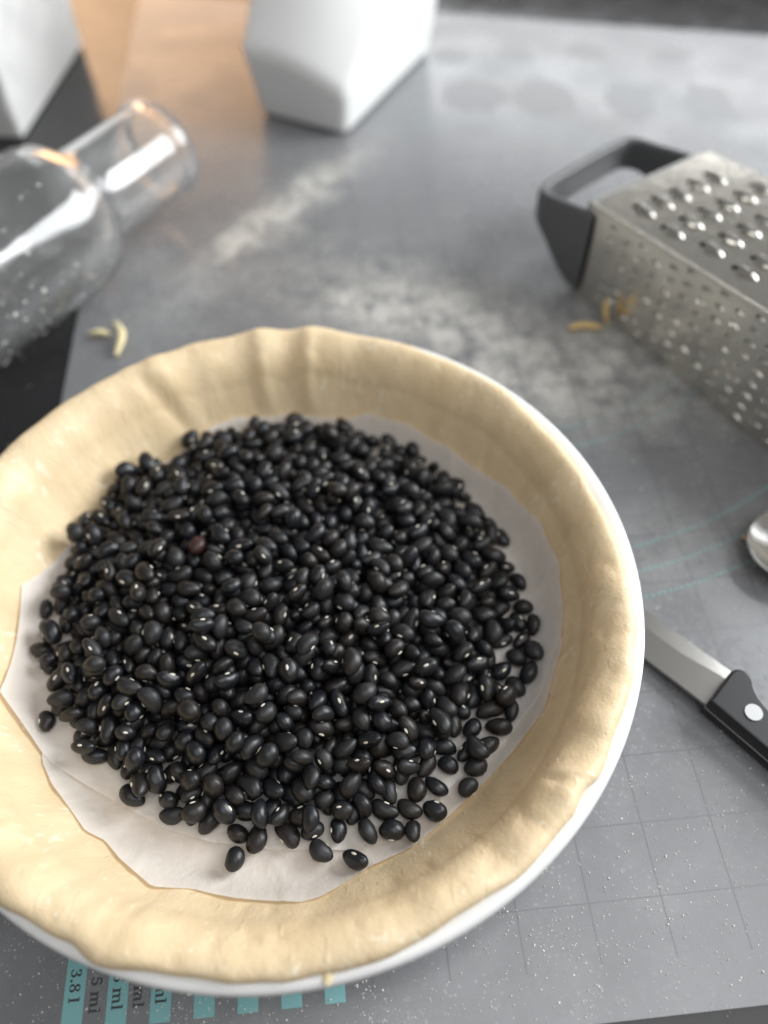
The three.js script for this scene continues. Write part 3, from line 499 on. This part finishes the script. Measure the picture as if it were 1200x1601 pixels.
// ---------------------------------------------------------------- spoon
{
  const o = thing('spoon', null, null, 'shiny steel spoon whose bowl tip reaches in beside the grater', 'spoon');
  o.position.set(0.2405, 0, -0.0335); o.rotation.y = 0.12;
  const steel = std({ color: rgb(0.8, 0.79, 0.77), metalness: 1, roughness: 0.2, side: THREE.DoubleSide });
  const n = 48, R = 16, A = 0.036, B = 0.0255;
  const bowlY = (q) => 0.0012 + 0.0088 * Math.pow(q, 2.1);
  const outer = gridGeo(n, R, (i, j) => { const a = i / n * 2 * Math.PI, q = j / (R - 1), e = Math.cos(a) > 0 ? 1 : 1 - 0.06 * Math.sin(a) ** 2; return [A * q * Math.cos(a), bowlY(q), B * q * Math.sin(a) * e]; }, true);
  const inner = gridGeo(n, R, (i, j) => { const a = i / n * 2 * Math.PI, q = 1 - j / (R - 1), e = Math.cos(a) > 0 ? 1 : 1 - 0.06 * Math.sin(a) ** 2, s = q * (1 - 0.0005 / B * q); return [A * s * Math.cos(a), bowlY(q) + 0.0011, B * s * Math.sin(a) * e]; }, true);
  const rim = gridGeo(n, 2, (i, j) => { const a = i / n * 2 * Math.PI, e = Math.cos(a) > 0 ? 1 : 1 - 0.06 * Math.sin(a) ** 2, k = j ? 1 - 0.0005 / B : 1; return [A * k * Math.cos(a), bowlY(1) + 0.0011 * j, B * k * Math.sin(a) * e]; }, true);
  add('bowl', mergeGeometries([outer, rim, inner]), steel, o);
  const hp = gridGeo(12, 30, (i, j) => { const t = j / 29, x = 0.0345 + 0.13 * t, a = i / 12 * 2 * Math.PI, w = lerp(0.0036, 0.0078, ss(0.3, 1, t)), y = 0.0105 + 0.008 * Math.sin(Math.PI * Math.min(1, t * 1.1)) * (1 - t) - 0.006 * t; return [x, y + 0.0012 * Math.sin(a), w * Math.cos(a)]; }, true);
  add('handle', hp, steel, o);
}

// ---------------------------------------------------------------- white tub and white bag at the back
{
  const ul = new THREE.Vector3(-0.885, 0, -0.466).normalize(), ur = new THREE.Vector3(-ul.z * -1, 0, 0); ur.set(0.535, 0, -0.845).normalize();
  // square tub whose upper part turns into a cone, all edges softened; x along ul, z along ur
  const LX = 0.072, LZ = 0.142, zs = ul.clone().cross(new THREE.Vector3(0, 1, 0)).dot(ur) > 0 ? 1 : -1;
  const smax = (p, q, k) => { const h = clamp(0.5 + 0.5 * (p - q) / k); return lerp(q, p, h) + k * h * (1 - h); };
  const field = (x, y, z) => {
    const fl = 0.13 * y, qx = Math.abs(x - LX / 2) - LX / 2 - fl + 0.006, qz = Math.abs(z - LZ / 2) - LZ / 2 - fl + 0.006, sq = Math.hypot(Math.max(qx, 0), Math.max(qz, 0)) + Math.min(0, Math.max(qx, qz)) - 0.006;
    const cone = (Math.hypot(x - 0.062, z - 0.1) - (0.205 - (y + 0.055) * 0.93)) * 0.73;
    return smax(smax(sq, cone, 0.006), 0.003 - y, 0.004);
  };
  const NA = 120, NY = 70, ax = 0.04, az = 0.07;
  const res = gridGeo(NA, NY, (i, j) => {
    const a = zs * i / NA * 2 * Math.PI, y = 0.0008 + 0.15 * Math.max(0, j - 1) / (NY - 2); let lo = 0, hi = 0.2;
    if (j) for (let k = 0; k < 30; k++) { const m = (lo + hi) / 2; if (field(ax + m * Math.cos(a), y + 0.0025, az + m * Math.sin(a)) > 0) hi = m; else lo = m; }
    return [ax + lo * Math.cos(a), y, zs * (az + lo * Math.sin(a))];
  }, true);
  const t = thing('white_tub', null, null, 'white plastic tub with square corners and a sloping scooped top standing on the mat', 'tub');
  t.position.set(0.0194, 0.0003, -0.3963); t.quaternion.setFromRotationMatrix(new THREE.Matrix4().makeBasis(ul, new THREE.Vector3(0, 1, 0), ul.clone().cross(new THREE.Vector3(0, 1, 0))));
  add('tub_body', res, std({ color: rgb(0.80, 0.80, 0.79), roughness: 0.34, side: THREE.DoubleSide }), t);
}
{
  const bag = thing('flour_bag', null, null, 'white paper flour bag standing behind the glass bottle', 'bag');
  bag.position.set(-0.2164, 0, -0.4048);
  const u = new THREE.Vector3(0.0142, 0, -0.1428).normalize(), v = new THREE.Vector3(-0.995, 0, -0.1);
  const NU = 120, NV = 40, Ht = 0.19, a = 0.144, b = 0.1;
  const g = gridGeo(NU, NV, (i, j) => {
    const s = i / NU * 2 * (a + b), t = j / (NV - 1); let p, q;
    if (s < a) { p = s; q = 0; } else if (s < a + b) { p = a; q = s - a; } else if (s < 2 * a + b) { p = 2 * a + b - s; q = b; } else { p = 0; q = 2 * (a + b) - s; }
    const bulge = 0.004 * Math.sin(Math.PI * t), cr = 0.0022 * n3(p * 45, q * 45, t * 5) * Math.min(1, t * 3), shrink = 1 - 0.16 * t * t;
    const P = (p - a / 2) * shrink * (1 + bulge * 8) + a / 2 + cr, Q = (q - b / 2) * (shrink - 0.55 * ss(0.75, 1, t)) * (1 + bulge * 8) + b / 2 + cr;
    return [u.x * P + v.x * Q, Ht * t, u.z * P + v.z * Q];
  }, true);
  add('paper_wall', g, std({ color: rgb(0.74, 0.74, 0.725), roughness: 0.7, side: THREE.DoubleSide }), bag);
  // rolled top
  const c = u.clone().multiplyScalar(a / 2).addScaledVector(v, b / 2), roll = new RoundedBoxGeometry(0.118, 0.02, 0.03, 3, 0.006); roll.applyMatrix4(new THREE.Matrix4().makeBasis(u, new THREE.Vector3(0, 1, 0), u.clone().cross(new THREE.Vector3(0, 1, 0)))); roll.translate(c.x, Ht + 0.004, c.z);
  add('rolled_top', roll, std({ color: rgb(0.74, 0.74, 0.725), roughness: 0.7 }), bag);
}

// ---------------------------------------------------------------- butter and cheese shreds
function shred(points, wdt, th) {
  const c = new THREE.CatmullRomCurve3(points.map((p) => new THREE.Vector3(...p))), N = 16, P = c.getSpacedPoints(N);
  return gridGeo(8, N + 1, (i, j) => { const o = P[Math.max(0, j - 1)], q = P[Math.min(N, j + 1)], tx = q.x - o.x, tz = q.z - o.z, l = Math.hypot(tx, tz) || 1, a = i / 8 * 2 * Math.PI, e = Math.sqrt(Math.max(0.05, Math.sin(Math.PI * (0.06 + 0.88 * j / N)))); const k = wdt / 2 * Math.cos(a) * e; return [P[j].x + tz / l * k, P[j].y + th / 2 * Math.sin(a) * e, P[j].z - tx / l * k]; }, true);
}
const butterMat = std({ color: rgb(0.82, 0.72, 0.42), roughness: 0.5 }), cheeseMat = std({ color: rgb(0.74, 0.51, 0.22), roughness: 0.5 });
const G = (px, py, y) => { const v = onPlane(px, py, y); return [v.x, y, v.z]; };
thing('butter_shred', shred([G(138, 522, 0.0022), G(155, 519, 0.0032), G(172, 522, 0.0024)], 0.0038, 0.0034), butterMat, 'short straight butter shred lying across the longer curl', 'shred', 'shreds on the mat');
thing('butter_shred', shred([G(180, 503, 0.0036), G(190, 524, 0.0052), G(181, 556, 0.0022)], 0.005, 0.004), butterMat, 'pale curved butter shred on the mat behind the pastry', 'shred', 'shreds on the mat');
thing('cheese_shred', shred([G(888, 513, 0.002), G(912, 508, 0.003), G(941, 512, 0.002)], 0.0046, 0.0034), cheeseMat, 'flat orange cheese shred lying beside the grater', 'shred', 'shreds on the mat');
thing('cheese_shred', shred([G(950, 507, 0.002), [onPlane(949, 490, 0.008).x - 0.001, 0.009, onPlane(949, 490, 0.008).z], [onPlane(951, 468, 0.016).x - 0.001, 0.016, onPlane(951, 468, 0.016).z]], 0.004, 0.0034), cheeseMat, 'orange cheese shred clinging upright to the side of the grater', 'shred', 'shreds on the mat');
thing('cheese_shred', shred([G(1176, 842, 0.0012), G(1160, 840, 0.0016)], 0.003, 0.0018), cheeseMat, 'tiny orange crumb beside the spoon tip', 'shred', 'shreds on the mat');
{
  const gm = new THREE.DodecahedronGeometry(0.003, 1); const p = gm.attributes.position; for (let k = 0; k < p.count; k++) { const s = 1 + 0.25 * n3(p.getX(k) * 500, p.getY(k) * 500, p.getZ(k) * 500); p.setXYZ(k, p.getX(k) * s * 0.55, p.getY(k) * s * 0.3, p.getZ(k) * s); } gm.computeVertexNormals();
  const v = onPlane(512, 1530, 0.0455); const c = thing('dough_crumb', gm, std({ color: rgb(0.82, 0.7, 0.45), roughness: 0.55 }), 'small smear of dough stuck on the white plate rim', 'crumb'); c.position.set(v.x, 0.0463, v.z - 0.001);
}

// ---------------------------------------------------------------- loose flour
{
  const r = rng(404), geo = new THREE.IcosahedronGeometry(1, 0); geo.deleteAttribute('uv'); const M = [];
  const q = new THREE.Quaternion(), e = new THREE.Euler(), v = new THREE.Vector3(), s = new THREE.Vector3();
  const put = (x, z, y, size) => { if (Math.hypot(x, z) < 0.092) return; e.set(r() * 6, r() * 6, r() * 6); q.setFromEuler(e); s.set(size * (0.6 + 0.8 * r()), size * (0.35 + 0.4 * r()), size * (0.6 + 0.8 * r())); v.set(x, y + size * 0.25, z); M.push(new THREE.Matrix4().compose(v, q, s)); };
  for (let k = 0; k < 260000 && M.length < 48000; k++) {
    const x = -0.2 + 0.46 * r(), z = -0.42 + 0.6 * r(), [mx, mz] = worldToMat(x, z), onMat = mx > MX0 && mz < MZ1;
    const rr = Math.hypot(x, z), fringe = gauss(rr - 0.142, 0.013) * (z > 0 ? 1.2 : 0.35), cl = ss(0.0, 0.5, fbm(x * 22 + 40, z * 22, 4)) ** 2 * 2 * (0.4 + ss(-0.2, 0.6, n2b(x * 160, z * 160)));
    let dens = 0.025 + 0.75 * cl * (0.3 + fringe) + 0.6 * flourAt(x, z) + (z > 0.05 ? 0.16 : 0); if (!onMat) dens *= 0.28;
    if (r() > dens) continue;
    put(x, z, onMat ? 0.0 : -0.0012, 0.00007 + 0.0003 * r() ** 3 + (r() < 0.02 ? 0.0006 * r() * r() : 0));
  }
  const f = new THREE.InstancedMesh(geo, std({ color: rgb(0.78, 0.76, 0.71), roughness: 0.95 }), M.length); f.name = 'loose_flour'; M.forEach((m, k) => f.setMatrixAt(k, m)); f.receiveShadow = true;
  scene.add(f); tag(f, 'loose white flour specks scattered over the mat and the worktop', 'flour', null, 'stuff');
}

// ---------------------------------------------------------------- wooden board that the mat mirrors (above the frame)
{
  const n = 512, grain = dataTex(n, n, (i, j) => { const x = i / n, y = j / n, g = 0.5 + 0.5 * Math.sin(60 * x + 9 * fbm(x * 3, y * 0.8, 3)), k = 0.8 + 0.2 * g; return [toS(0.64 * k), toS(0.395 * k), toS(0.225 * k)]; }, true);
  const b = new RoundedBoxGeometry(0.34, 0.33, 0.02, 3, 0.006);
  const o = thing('wooden_board', b, std({ map: grain, roughness: 0.5 }), 'upright wooden chopping board behind the worktop, mirrored orange in the mat', 'board');
  o.position.set(-0.215, 0.162, -1.02); o.rotation.x = -0.04;
}

scene.traverse((o) => { if (o.isMesh) { o.castShadow = true; o.receiveShadow = true; } });
renderer.render(scene, camera);
